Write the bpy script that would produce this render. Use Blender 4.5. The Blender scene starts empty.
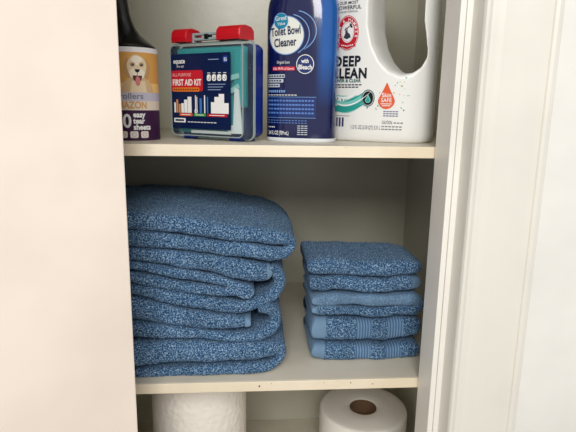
import bpy, bmesh, math, random
import numpy as np
from mathutils import Vector, Matrix

random.seed(4)
rng = np.random.default_rng(7)
S = bpy.context.scene
COL = S.collection
PI = math.pi

# ------------------------------------------------------------------ camera
cam_d = bpy.data.cameras.new('camera')
cam_d.sensor_width = 36.0
cam_d.lens = 523.1 / 576 * 36
cam_d.clip_start = 0.02
cam = bpy.data.objects.new('camera', cam_d)
COL.objects.link(cam)
Rv = Vector((0.99720727, -0.07302919, 0.01563335))
Fv = Vector((0.07468376, 0.97505145, -0.2090383)).normalized()
Uv = Rv.cross(Fv).normalized()
Rv = Fv.cross(Uv).normalized()
cam.matrix_world = Matrix(((Rv.x, Uv.x, -Fv.x, 0), (Rv.y, Uv.y, -Fv.y, -0.66), (Rv.z, Uv.z, -Fv.z, 1.45), (0, 0, 0, 1)))
S.camera = cam

# ------------------------------------------------------------------ world, light, exposure
w = bpy.data.worlds.new('room_daylight')
S.world = w
w.use_nodes = True
bg = w.node_tree.nodes['Background']
bg.inputs[0].default_value = (1.0, 0.985, 0.965, 1)
bg.inputs[1].default_value = 0.71

def area(name, loc, target, size, power, color):
    l = bpy.data.lights.new(name, 'AREA')
    l.shape = 'RECTANGLE'
    l.size, l.size_y = size
    l.energy = power
    l.color = color
    o = bpy.data.objects.new(name, l)
    COL.objects.link(o)
    o.location = loc
    o.rotation_euler = (Vector(target) - Vector(loc)).to_track_quat('-Z', 'Y').to_euler()
    return o

area('window_daylight', (-0.12, -1.75, 2.25), (0.05, 0.1, 1.2), (0.7, 0.7), 25, (1.0, 0.985, 0.96))
S.view_settings.view_transform = 'Standard'
S.view_settings.look = 'None'
S.view_settings.gamma = 1
S.view_settings.use_curve_mapping = False
S.view_settings.exposure = 0.0

# ------------------------------------------------------------------ materials
def lin(c):
    return tuple(((x / 255) / 12.92 if x / 255 <= 0.04045 else ((x / 255 + 0.055) / 1.055) ** 2.4) for x in c) + (1,)

def nodes_of(m):
    m.use_nodes = True
    nt = m.node_tree
    return nt, nt.nodes['Principled BSDF']

def mat(name, rgb, rough=0.5, spec=0.5, metallic=0.0, coat=0.0, trans=0.0, ior=1.45, sss=0.0):
    m = bpy.data.materials.new(name)
    nt, b = nodes_of(m)
    b.inputs['Base Color'].default_value = lin(rgb)
    b.inputs['Roughness'].default_value = rough
    b.inputs['Specular IOR Level'].default_value = spec
    b.inputs['Metallic'].default_value = metallic
    b.inputs['Coat Weight'].default_value = coat
    b.inputs['Transmission Weight'].default_value = trans
    b.inputs['IOR'].default_value = ior
    if sss:
        b.inputs['Subsurface Weight'].default_value = sss
        b.inputs['Subsurface Radius'].default_value = (0.01, 0.01, 0.01)
    return m

def paint(name, rgb, rough=0.4, rgb2=None, bump=0.15, scale=60, spec=0.5):
    """painted surface with brush marks and faint mottling"""
    m = mat(name, rgb, rough, spec)
    nt, b = nodes_of(m)
    tc = nt.nodes.new('ShaderNodeTexCoord')
    n1 = nt.nodes.new('ShaderNodeTexNoise'); n1.inputs['Scale'].default_value = scale; n1.inputs['Detail'].default_value = 4
    n2 = nt.nodes.new('ShaderNodeTexNoise'); n2.inputs['Scale'].default_value = 7; n2.inputs['Detail'].default_value = 3
    nt.links.new(tc.outputs['Object'], n1.inputs['Vector']); nt.links.new(tc.outputs['Object'], n2.inputs['Vector'])
    bp = nt.nodes.new('ShaderNodeBump'); bp.inputs['Strength'].default_value = bump; bp.inputs['Distance'].default_value = 0.002
    nt.links.new(n1.outputs[0], bp.inputs['Height']); nt.links.new(bp.outputs[0], b.inputs['Normal'])
    mx = nt.nodes.new('ShaderNodeMix'); mx.data_type = 'RGBA'
    mx.inputs[6].default_value = lin(rgb); mx.inputs[7].default_value = lin(rgb2 or tuple(int(c * 0.965) for c in rgb))
    rp = nt.nodes.new('ShaderNodeMapRange'); rp.inputs[1].default_value = 0.4; rp.inputs[2].default_value = 0.65
    nt.links.new(n2.outputs[0], rp.inputs[0]); nt.links.new(rp.outputs[0], mx.inputs[0]); nt.links.new(mx.outputs[2], b.inputs['Base Color'])
    return m

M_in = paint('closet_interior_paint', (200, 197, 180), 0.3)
M_shelf = paint('shelf_top_paint', (222, 214, 196), 0.4, (208, 199, 180))
M_door = paint('door_paint', (244, 231, 218), 0.45, bump=0.05, scale=30)
M_casing = paint('casing_paint', (226, 224, 215), 0.38, bump=0.08, scale=30)
M_jamb = paint('jamb_paint', (240, 238, 231), 0.4, bump=0.1)
M_wall = paint('wall_paint', (236, 235, 230), 0.6, bump=0.08)
M_floor = paint('floor_paint', (150, 125, 98), 0.4)

def edge_mat():
    """painted shelf edge with worn yellowed streaks and small chips"""
    m = paint('shelf_edge_paint', (238, 227, 205), 0.4, (228, 214, 186), bump=0.3, scale=90)
    nt, b = nodes_of(m)
    tc = nt.nodes.new('ShaderNodeTexCoord'); mp = nt.nodes.new('ShaderNodeMapping'); mp.inputs['Scale'].default_value = (1, 1, 4)
    nt.links.new(tc.outputs['Object'], mp.inputs[0])
    n = nt.nodes.new('ShaderNodeTexNoise'); n.inputs['Scale'].default_value = 45; n.inputs['Detail'].default_value = 5; n.inputs['Roughness'].default_value = 0.7
    nt.links.new(mp.outputs[0], n.inputs['Vector'])
    r = nt.nodes.new('ShaderNodeMapRange'); r.inputs[1].default_value = 0.66; r.inputs[2].default_value = 0.74; r.inputs[4].default_value = 0.75
    nt.links.new(n.outputs[0], r.inputs[0])
    src = b.inputs['Base Color'].links[0].from_socket
    mx = nt.nodes.new('ShaderNodeMix'); mx.data_type = 'RGBA'; mx.inputs[7].default_value = lin((168, 138, 100))
    nt.links.new(src, mx.inputs[6]); nt.links.new(r.outputs[0], mx.inputs[0]); nt.links.new(mx.outputs[2], b.inputs['Base Color'])
    return m
M_edge = edge_mat()
M_hole = mat('nail_hole_dark', (38, 28, 20), 0.9)

def terry_mat():
    """blue terry pile; vertex attribute band = flat woven border instead of loops"""
    m = mat('blue_terry', (70, 112, 158), 0.95, 0.15)
    nt, b = nodes_of(m)
    N = nt.nodes.new; L = nt.links.new
    tc = N('ShaderNodeTexCoord')
    n1 = N('ShaderNodeTexNoise'); n1.inputs['Scale'].default_value = 560; n1.inputs['Detail'].default_value = 2.5; n1.inputs['Roughness'].default_value = 0.6
    L(tc.outputs['Object'], n1.inputs['Vector'])
    n2 = N('ShaderNodeTexNoise'); n2.inputs['Scale'].default_value = 26; n2.inputs['Detail'].default_value = 3
    L(tc.outputs['Object'], n2.inputs['Vector'])
    cr = N('ShaderNodeValToRGB')
    e = cr.color_ramp.elements
    e[0].position = 0.36; e[0].color = lin((30, 56, 88))
    e[1].position = 0.66; e[1].color = lin((156, 182, 204))
    e2 = e.new(0.5); e2.color = lin((60, 98, 136))
    L(n1.outputs[0], cr.inputs[0])
    at = N('ShaderNodeAttribute'); at.attribute_name = 'band'
    mx = N('ShaderNodeMix'); mx.data_type = 'RGBA'; mx.inputs[7].default_value = lin((118, 148, 180))
    L(at.outputs['Fac'], mx.inputs[0]); L(cr.outputs[0], mx.inputs[6])
    ar = N('ShaderNodeAttribute'); ar.attribute_name = 'rib'
    sx_ = N('ShaderNodeSeparateXYZ'); L(tc.outputs['Object'], sx_.inputs[0])
    w1 = N('ShaderNodeMath'); w1.operation = 'MULTIPLY'; w1.inputs[1].default_value = 2 * PI / 0.0042; L(sx_.outputs[0], w1.inputs[0])
    w2 = N('ShaderNodeMath'); w2.operation = 'SINE'; L(w1.outputs[0], w2.inputs[0])
    w3 = N('ShaderNodeMapRange'); w3.inputs[1].default_value = -1; w3.inputs[2].default_value = 1; L(w2.outputs[0], w3.inputs[0])
    w4 = N('ShaderNodeMath'); w4.operation = 'MULTIPLY'; L(w3.outputs[0], w4.inputs[0]); L(ar.outputs['Fac'], w4.inputs[1])
    mb = N('ShaderNodeMix'); mb.data_type = 'RGBA'; mb.inputs[6].default_value = lin((114, 144, 172)); mb.inputs[7].default_value = lin((66, 98, 136)); L(w4.outputs[0], mb.inputs[0]); L(mb.outputs[2], mx.inputs[7])
    hs = N('ShaderNodeHueSaturation')
    mr = N('ShaderNodeMapRange'); mr.inputs[1].default_value = 0.3; mr.inputs[2].default_value = 0.7; mr.inputs[3].default_value = 0.86; mr.inputs[4].default_value = 1.12
    L(n2.outputs[0], mr.inputs[0]); L(mr.outputs[0], hs.inputs['Value']); L(mx.outputs[2], hs.inputs['Color'])
    L(hs.outputs[0], b.inputs['Base Color'])
    inv = N('ShaderNodeMath'); inv.operation = 'SUBTRACT'; inv.inputs[0].default_value = 1.0; L(at.outputs['Fac'], inv.inputs[1])
    bp = N('ShaderNodeBump'); bp.inputs['Distance'].default_value = 0.0022
    ml = N('ShaderNodeMath'); ml.operation = 'MULTIPLY'; ml.inputs[1].default_value = 0.75; L(inv.outputs[0], ml.inputs[0]); L(ml.outputs[0], bp.inputs['Strength'])
    L(n1.outputs[0], bp.inputs['Height']); L(bp.outputs[0], b.inputs['Normal'])
    b.inputs['Sheen Weight'].default_value = 0.25
    b.inputs['Sheen Tint'].default_value = lin((170, 200, 230))
    return m
M_terry = terry_mat()
M_tag = mat('woven_tag', (150, 180, 212), 0.7, 0.3)

# ------------------------------------------------------------------ object helpers
def link(name, me, m=None, parent=None, loc=None, rotz=None):
    o = bpy.data.objects.new(name, me)
    COL.objects.link(o)
    if m is not None:
        for x in (m if isinstance(m, (list, tuple)) else [m]):
            me.materials.append(x)
    if parent is not None:
        o.parent = parent
    if loc is not None: o.location = loc
    if rotz is not None: o.rotation_euler = (0, 0, rotz)
    return o

def from_bm(name, bm, m, parent=None, smooth=False, **k):
    bmesh.ops.recalc_face_normals(bm, faces=bm.faces)
    me = bpy.data.meshes.new(name)
    bm.to_mesh(me); bm.free()
    if smooth:
        me.polygons.foreach_set('use_smooth', [True] * len(me.polygons))
    return link(name, me, m, parent, **k)

def box(bm, lo, hi, bev=0.0, seg=2):
    r = bmesh.ops.create_cube(bm, size=1)
    vs = r['verts']
    c = [(a + b) / 2 for a, b in zip(lo, hi)]; s = [b - a for a, b in zip(lo, hi)]
    for v in vs:
        v.co = Vector((c[0] + v.co.x * s[0], c[1] + v.co.y * s[1], c[2] + v.co.z * s[2]))
    if bev:
        es = {e for v in vs for e in v.link_edges}
        bmesh.ops.bevel(bm, geom=list(es), offset=bev, segments=seg, affect='EDGES', profile=0.5)

def boxes(name, lst, m, parent=None, bev=0.0, seg=2, **k):
    bm = bmesh.new()
    for lo, hi in lst: box(bm, lo, hi, bev, seg)
    return from_bm(name, bm, m, parent, **k)

def thing(name, label, cat, loc, rotz=0, group=None):
    o = bpy.data.objects.new(name, None)
    COL.objects.link(o)
    o.empty_display_size = 0.02
    o.location = loc; o.rotation_euler = (0, 0, rotz)
    tag(o, label, cat, group)
    return o

def tag(o, label, cat, group=None):
    o['label'] = label; o['category'] = cat
    if group: o['group'] = group
    return o

def struct(name, lst, m, bev=0.0, parent=None, **k):
    o = boxes(name, lst, m, parent, bev, **k)
    o['kind'] = 'structure'
    return o

def ngon_prism(bm, pts, z0, z1, axis='z'):
    a = [bm.verts.new((x, y, z0)) for x, y in pts]; b = [bm.verts.new((x, y, z1)) for x, y in pts]
    bm.faces.new(a[::-1]); bm.faces.new(b)
    n = len(pts)
    for i in range(n): bm.faces.new((a[i], a[(i + 1) % n], b[(i + 1) % n], b[i]))

def loft(bm, rings, cap=True):
    """rings: lists of equally many points"""
    R = [[bm.verts.new(p) for p in r] for r in rings]
    n = len(R[0])
    for a, b in zip(R, R[1:]):
        for i in range(n): bm.faces.new((a[i], a[(i + 1) % n], b[(i + 1) % n], b[i]))
    if cap:
        bm.faces.new(R[0][::-1]); bm.faces.new(R[-1])

def supers(a, b, n, z, cx=0, cy=0, k=64, n_back=None):
    out = []
    for i in range(k):
        t = 2 * PI * i / k
        c, s = math.cos(t), math.sin(t)
        out.append((cx + a * math.copysign(abs(c) ** (2 / n), c), cy + b * math.copysign(abs(s) ** (2 / n), s), z))
    return out

def lathe(bm, prof, k=64, closed=False, cx=0, cy=0):
    rings = [[(cx + r * math.cos(2 * PI * i / k), cy + r * math.sin(2 * PI * i / k), z) for i in range(k)] for r, z in prof]
    if closed:
        R = [[bm.verts.new(p) for p in r] for r in rings]
        for j in range(len(R)):
            a, b = R[j], R[(j + 1) % len(R)]
            for i in range(k): bm.faces.new((a[i], a[(i + 1) % k], b[(i + 1) % k], b[i]))
    else:
        loft(bm, rings)

# ------------------------------------------------------------------ printing: flat artwork laid onto a surface, one mesh per label
class Print:
    def __init__(self, step=0.003):
        self.bm = bmesh.new(); self.mats = []; self.step = step
    def mi(self, m):
        if m not in self.mats: self.mats.append(m)
        return self.mats.index(m)
    def poly(self, pts, m, lay=0):
        vs = [self.bm.verts.new((x, y, lay)) for x, y in pts]
        f = self.bm.faces.new(vs); f.material_index = self.mi(m)
    def rect(self, x0, y0, x1, y1, m, lay=0, r=0.0, tilt=0.0):
        pts = []
        if r > 0:
            for cx, cy, a0 in ((x1 - r, y1 - r, 0), (x0 + r, y1 - r, 90), (x0 + r, y0 + r, 180), (x1 - r, y0 + r, 270)):
                for k in range(5):
                    a = math.radians(a0 + k * 22.5); pts.append((cx + r * math.cos(a), cy + r * math.sin(a)))
        else:
            pts = [(x0, y0), (x1, y0), (x1, y1), (x0, y1)]
        self.poly(pts, m, lay)
    def disc(self, cx, cy, rx, ry, m, lay=0, k=36):
        self.poly([(cx + rx * math.cos(2 * PI * i / k), cy + ry * math.sin(2 * PI * i / k)) for i in range(k)], m, lay)
    def ring(self, cx, cy, rx, ry, w_, m, lay=0, a0=0, a1=360, k=40):
        for i in range(k):
            t0 = math.radians(a0 + (a1 - a0) * i / k); t1 = math.radians(a0 + (a1 - a0) * (i + 1) / k)
            self.poly([(cx + rx * math.cos(t0), cy + ry * math.sin(t0)), (cx + rx * math.cos(t1), cy + ry * math.sin(t1)),
                       (cx + (rx - w_) * math.cos(t1), cy + (ry - w_) * math.sin(t1)), (cx + (rx - w_) * math.cos(t0), cy + (ry - w_) * math.sin(t0))], m, lay)
    def text(self, s, x, y, size, m, lay=1, bold=0.0, sx=1.0, align='LEFT', rot=0.0, width=None, sp=1.0):
        c = bpy.data.curves.new('text', 'FONT')
        c.body = s; c.size = size; c.align_x = align; c.offset = bold; c.resolution_u = 3; c.space_character = sp
        c.fill_mode = 'FRONT'
        o = bpy.data.objects.new('text', c); COL.objects.link(o)
        bpy.context.view_layer.update()
        me = o.evaluated_get(bpy.context.evaluated_depsgraph_get()).to_mesh()
        vs = [(v.co.x, v.co.y) for v in me.vertices]
        if vs:
            if width:
                wd = max(v[0] for v in vs) - min(v[0] for v in vs); sx = width / wd
            ca, sa = math.cos(rot), math.sin(rot)
            B = [self.bm.verts.new((x + ca * vx * sx - sa * vy, y + sa * vx * sx + ca * vy, lay)) for vx, vy in vs]
            k = self.mi(m)
            for p in me.polygons:
                try:
                    f = self.bm.faces.new([B[i] for i in p.vertices]); f.material_index = k
                except ValueError: pass
        o.evaluated_get(bpy.context.evaluated_depsgraph_get()).to_mesh_clear()
        bpy.data.objects.remove(o); bpy.data.curves.remove(c)
    def build(self, name, parent, fn, off=0.00012, base=0.0003, clip=None):
        bm = self.bm
        if clip is not None:
            for co, no in clip:
                bmesh.ops.bisect_plane(bm, geom=bm.verts[:] + bm.edges[:] + bm.faces[:], plane_co=co, plane_no=no, clear_outer=True)
        if self.step and bm.verts:
            x0 = min(v.co.x for v in bm.verts); x1 = max(v.co.x for v in bm.verts)
            x = x0 + self.step
            while x < x1:
                bmesh.ops.bisect_plane(bm, geom=bm.verts[:] + bm.edges[:] + bm.faces[:], plane_co=(x, 0, 0), plane_no=(1, 0, 0))
                x += self.step
        for v in bm.verts:
            p, n = fn(v.co.x, v.co.y)
            v.co = Vector(p) + Vector(n) * (base + off * v.co.z)
        me = bpy.data.meshes.new(name); bm.to_mesh(me); bm.free()
        return link(name, me, self.mats, parent)

def flat_front(y):
    return lambda u, v: ((u, y, v), (0, -1, 0))

def super_front(a, b, n):
    """front half of a superellipse column, u measured along the chord"""
    def fn(u, v):
        t = min(abs(u) / a, 0.995)
        y = -b * (1 - t ** n) ** (1 / n)
        gx = n * (t ** (n - 1)) / a * (1 if u >= 0 else -1); gy = -n * ((abs(y) / b) ** (n - 1)) / b
        N = Vector((gx, gy, 0)).normalized()
        return (u, y, v), N
    return fn

P = {}
def ink(name, rgb, rough=0.45):
    if name not in P: P[name] = mat('print_' + name, rgb, rough, 0.3)
    return P[name]
WHITE = ink('white', (238, 238, 236)); BLACK = ink('black', (18, 18, 24)); NAVY = ink('navy', (12, 30, 70)); RED = ink('red', (186, 22, 30))
TEAL = ink('teal', (40, 152, 142)); TEAL2 = ink('pale_teal', (120, 196, 186)); ORANGE = ink('orange', (222, 92, 50)); GOLD = ink('gold', (206, 156, 92))
GREY = ink('grey', (110, 112, 122)); PURPLE = ink('purple', (58, 22, 62)); GREEN = ink('green', (60, 148, 62))

# ------------------------------------------------------------------ setting
Z1, Z2, Z3 = 1.399, 1.074, 0.7425
XL, XR, YB = -0.36, 0.333, 0.4137
TH = 0.0142
struct('floor', [((-2.2, -2.6, -0.05), (2.2, 0.55, 0.0))], M_floor)
struct('wall_back', [((XL - 0.05, YB, 0.0), (XR + 0.05, YB + 0.05, 2.3))], M_in)
struct('wall_left', [((XL - 0.05, -0.055, 0.0), (XL, YB, 2.3))], M_in)
struct('wall_right', [((XR, -0.055, 0.0), (XR + 0.05, YB, 2.3))], M_in)
struct('ceiling', [((XL - 0.05, -0.055, 2.3), (XR + 0.05, YB + 0.05, 2.35))], M_in)
struct('wall_front', [((-2.2, -0.075, 0.0), (-0.215, -0.056, 2.45)), ((0.3, -0.075, 0.0), (2.2, -0.056, 2.45)), ((-0.215, -0.075, 2.08), (0.3, -0.056, 2.45))], M_wall)
# jamb: the reveal seen at the right of the opening, with the crack along its inner board
struct('trim_1', [((0.2375, -0.0525, 0.0), (0.2445, -0.004, 2.06)), ((0.2449, -0.0535, 0.0), (0.30, -0.004, 2.06))], M_jamb, 0.0008)
struct('trim_2', [((-0.235, -0.0535, 0.0), (-0.205, -0.004, 2.06)), ((-0.205, -0.0535, 2.05), (0.2375, -0.004, 2.08))], M_jamb, 0.0008)

def casing(name, x0, sgn, z0, z1):
    # moulded casing profile: (across, out from the wall)
    prof = [(0.000, 0.0), (0.000, 0.026), (0.0015, 0.0295), (0.004, 0.031), (0.0065, 0.0295), (0.0078, 0.027), (0.0095, 0.0262), (0.012, 0.0268),
            (0.016, 0.029), (0.022, 0.0305), (0.045, 0.0325), (0.068, 0.0335), (0.0735, 0.034), (0.0745, 0.0365), (0.078, 0.038), (0.0825, 0.037), (0.0845, 0.034), (0.085, 0.030), (0.085, 0.0)]
    bm = bmesh.new()
    loft(bm, [[(x0 + sgn * a, (-0.0600 - b * 0.9) if b else -0.0538, z) for a, b in prof] for z in (z0, z1)])
    o = from_bm(name, bm, M_casing); o['kind'] = 'structure'
    return o
casing('trim_3', 0.2515, 1, 0.0, 2.06)
casing('trim_4', -0.2155, -1, 0.0, 2.06)
# door leaf swung open past the left jamb, its inner face towards the room
bm = bmesh.new(); box(bm, (-0.60, 0.0, 0.012), (0.0, 0.02, 2.04), 0.0015, 3)
door = from_bm('door_1', bm, M_door, loc=(-0.1322, -0.09, 0), rotz=math.atan2(0.6, 0.8)); door['kind'] = 'structure'
for hz in (0.25, 1.78):
    bm = bmesh.new(); lathe(bm, [(0.004, hz), (0.004, hz + 0.08)], 16, cx=-0.004, cy=0.024)
    h = from_bm('hinge', bm, M_casing, door, smooth=False)

# ------------------------------------------------------------------ shelves
def shelf(z, label, holes=()):
    s = thing('closet_shelf', label, 'shelf', (0, 0, z))
    boxes('board', [((XL + 0.001, 0.0035, -TH), (XR - 0.001, YB - 0.001, 0))], M_shelf, s, 0.0006)
    e = boxes('edge_strip', [((XL + 0.001, 0.0, -TH - 0.0004), (XR - 0.001, 0.0034, 0.0001))], M_edge, s, 0.0007)
    for x, dz, r in holes:
        bm = bmesh.new()
        bmesh.ops.create_cone(bm, cap_ends=True, segments=12, radius1=r, radius2=r, depth=0.0012, matrix=Matrix.Translation((x, -0.0001, dz)) @ Matrix.Rotation(PI / 2, 4, 'X'))
        from_bm('nail_hole', bm, M_hole, s)
    for sx in (-1, 1):   # cleats that carry the shelf at the side walls
        x = XL if sx < 0 else XR
        boxes('cleat', [((min(x, x - sx * 0.018) + (0.0005 if sx < 0 else -0.0005), 0.02, -TH - 0.032), (max(x, x - sx * 0.018) + (0.0005 if sx < 0 else -0.0005), YB - 0.001, -TH - 0.0005))], M_in, s, 0.001)
    return s
shelf(Z1, 'cream painted shelf carrying the cleaning bottles and first aid kit')
shelf(Z2, 'cream painted shelf with chipped edge carrying the two blue towel stacks', [(0.0145, -0.0065, 0.0011), (0.1425, -0.0045, 0.0007), (0.1735, -0.007, 0.0006), (0.031, -0.003, 0.0004), (0.105, -0.0035, 0.0004)])
shelf(Z3, 'cream painted lowest shelf under the two white paper rolls')

# ------------------------------------------------------------------ noise and towels
def _hash(i, j, k, seed):
    h = (i * 374761393 + j * 668265263 + k * 2147483647 + seed * 974634777).astype(np.int64)
    h = (h ^ (h >> 13)) * 1274126177
    h = h ^ (h >> 16)
    return (h & 0xFFFFFF) / float(0xFFFFFF) * 2 - 1
def vnoise(p, scale, seed=0):
    q = p / scale; i = np.floor(q).astype(np.int64); f = q - i; f = f * f * (3 - 2 * f)
    out = 0
    for a in (0, 1):
        for b in (0, 1):
            for c in (0, 1):
                wgt = (f[:, 0] if a else 1 - f[:, 0]) * (f[:, 1] if b else 1 - f[:, 1]) * (f[:, 2] if c else 1 - f[:, 2])
                out = out + wgt * _hash(i[:, 0] + a, i[:, 1] + b, i[:, 2] + c, seed)
    return out

def resample(path, ds):
    P_ = np.array(path, float)
    pts = []
    Q = np.vstack([2 * P_[0] - P_[1], P_, 2 * P_[-1] - P_[-2]])
    for i in range(1, len(Q) - 2):
        p0, p1, p2, p3 = Q[i - 1], Q[i], Q[i + 1], Q[i + 2]
        # centripetal style tangents to avoid overshoot on uneven spacing
        d0 = max(np.linalg.norm(p1[:2] - p0[:2]), 1e-5); d1 = max(np.linalg.norm(p2[:2] - p1[:2]), 1e-5); d2 = max(np.linalg.norm(p3[:2] - p2[:2]), 1e-5)
        m1 = ((p1 - p0) / d0 * d1 + (p2 - p1) / d1 * d0) / (d0 + d1) * d1
        m2 = ((p2 - p1) / d1 * d2 + (p3 - p2) / d2 * d1) / (d1 + d2) * d1
        n = 24
        for t in np.arange(n) / n:
            h00 = 2 * t ** 3 - 3 * t ** 2 + 1; h10 = t ** 3 - 2 * t ** 2 + t; h01 = -2 * t ** 3 + 3 * t ** 2; h11 = t ** 3 - t ** 2
            pts.append(h00 * p1 + h10 * m1 + h01 * p2 + h11 * m2)
    pts.append(P_[-1])
    pts = np.array(pts)
    s = np.concatenate([[0], np.cumsum(np.linalg.norm(np.diff(pts[:, :2], axis=0), axis=1))])
    n = max(8, int(s[-1] / ds)); t = np.linspace(0, s[-1], n)
    return np.stack([np.interp(t, s, pts[:, k]) for k in range(pts.shape[1])], 1), t

def towel(name, path, y0, y1, label, group, zshelf, seed, bands=(), smooth_z=None, xr=None, corner=0.045, xl=None, ds=0.0015, warp=None, loops=0.0007, mat_=None, swell=0.0, hem=(0, 0)):
    P_, s = resample(path, ds)
    x, z, h = P_[:, 0], P_[:, 1], np.maximum(P_[:, 2], 0.002)
    # rounded free ends
    for end in (s, s[-1] - s):
        u = np.clip(end / 0.006, 0, 1); h = h * np.sqrt(1 - (1 - u) ** 2 * 0.75)
    tx = np.gradient(x); tz = np.gradient(z); ln = np.hypot(tx, tz); tx, tz = tx / ln, tz / ln
    nx, nz = -tz, tx
    ns = len(x)
    # section outline: (y fraction or lip, offset)
    lipn = 18
    a = np.linspace(-PI / 2, PI / 2, lipn)          # front lip from bottom to top
    L = y1 - y0
    topn = int(L * 0.55 / 0.0016)
    tt = np.linspace(0, 1, topn + 2)[1:-1]; tt = 0.35 * tt + 0.65 * tt ** 1.5
    botn = 22
    tb = (np.linspace(0, 1, botn + 2)[1:-1]) ** 1.6
    kinds = [('f', v) for v in a] + [('t', v) for v in tt] + [('b', v) for v in np.linspace(PI / 2, -PI / 2, 8)] + [('u', v) for v in tb[::-1]]
    m = len(kinds)
    jit = vnoise(np.stack([s, s * 0 + seed * 3.1, s * 0], 1), 0.045, seed) * 0.0022 + vnoise(np.stack([s, s * 0 + seed, s * 0], 1), 0.015, seed + 5) * 0.0008
    co = np.zeros((ns, m, 3)); lx = np.zeros((ns, m))
    yf = y0 + jit
    yb = y1 + jit * 2
    if xr is not None:
        u = np.clip((x - (xr - corner)) / corner, 0, 1); c_ = corner * (1 - np.sqrt(np.clip(1 - u * u, 0, 1))); yf = yf + c_ * 0.75; yb = yb - c_ * 0.9
    if xl is not None:
        u = np.clip(((xl + corner * 0.4) - x) / (corner * 0.4), 0, 1); yf = yf + corner * 0.4 * (1 - np.sqrt(np.clip(1 - u * u, 0, 1))) * 0.6
    lip = np.minimum(h * 1.05, 0.016)
    for j, (kd, v) in enumerate(kinds):
        if kd == 'f': y = yf + lip * (1 - math.cos(v)); o = h * math.copysign(abs(math.sin(v)) ** 0.62, v)
        elif kd == 'b': y = yb - lip * (1 - math.cos(v)); o = h * math.sin(v)
        elif kd == 't': y = (yf + lip) + (yb - yf - 2 * lip) * v; o = h * 1.0 + 0 * y
        else: y = (yf + lip) + (yb - yf - 2 * lip) * v; o = -h * 1.0 + 0 * y
        if kd in 'tu': o = o * (1 + swell * math.sin(PI * v))
        co[:, j, 0] = x + nx * o; co[:, j, 1] = y; co[:, j, 2] = z + nz * o
    V = co.reshape(-1, 3)
    nv = ns * m
    idx = np.arange(nv).reshape(ns, m)
    A = idx[:-1]; B = idx[1:]
    faces = np.stack([A, B, np.roll(B, -1, 1), np.roll(A, -1, 1)], -1).reshape(-1, 4)
    me = bpy.data.meshes.new(name)
    allf = faces.tolist() + [idx[0].tolist(), idx[-1][::-1].tolist()]
    me.from_pydata(V.tolist(), [], allf); me.update()
    nrm = np.zeros(nv * 3); me.vertices.foreach_get('normal', nrm) if hasattr(me.vertices[0], 'normal') else None
    nrm = nrm.reshape(-1, 3)
    xc = np.repeat(x, m)
    band = np.zeros(nv); rib = np.zeros(nv)
    for b0, b1, amp in bands:
        mk = np.clip((xc - b0) / 0.0015, 0, 1) * np.clip((b1 - xc) / 0.0015, 0, 1)
        band = np.maximum(band, mk)
        if amp: rib = np.maximum(rib, mk)
        V = V + nrm * (mk * (-0.0011 + -amp * np.sin(xc / 0.0042 * 2 * PI)))[:, None]
    sc = np.repeat(s, m)
    if hem[0]: band = np.maximum(band, (sc < hem[0]) * 0.95)
    if hem[1]: band = np.maximum(band, (sc > s[-1] - hem[1]) * 0.95)
    if smooth_z is not None:
        mk = np.clip((V[:, 2] - smooth_z) / 0.002, 0, 1) * 0.6
        band = np.maximum(band, mk)
    lo = vnoise(V, 0.03, seed + 11) * 0.0012 + vnoise(V, 0.012, seed + 12) * 0.0007
    hi = vnoise(V, 0.0042, seed + 13) * loops + vnoise(V, 0.0025, seed + 14) * loops * 0.6
    V = V + nrm * (lo + hi * (1 - band))[:, None]
    if warp is not None: V[:, 2] += warp(V)
    V[:, 2] = np.maximum(V[:, 2], zshelf + 0.0004)
    me.vertices.foreach_set('co', V.ravel()); me.update()
    at = me.attributes.new('band', 'FLOAT', 'POINT'); at.data.foreach_set('value', band.astype(np.float32))
    at = me.attributes.new('rib', 'FLOAT', 'POINT'); at.data.foreach_set('value', rib.astype(np.float32))
    me.polygons.foreach_set('use_smooth', [True] * len(me.polygons))
    o = link(name, me, mat_ or M_terry)
    tag(o, label, 'towel', group)
    return o

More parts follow.
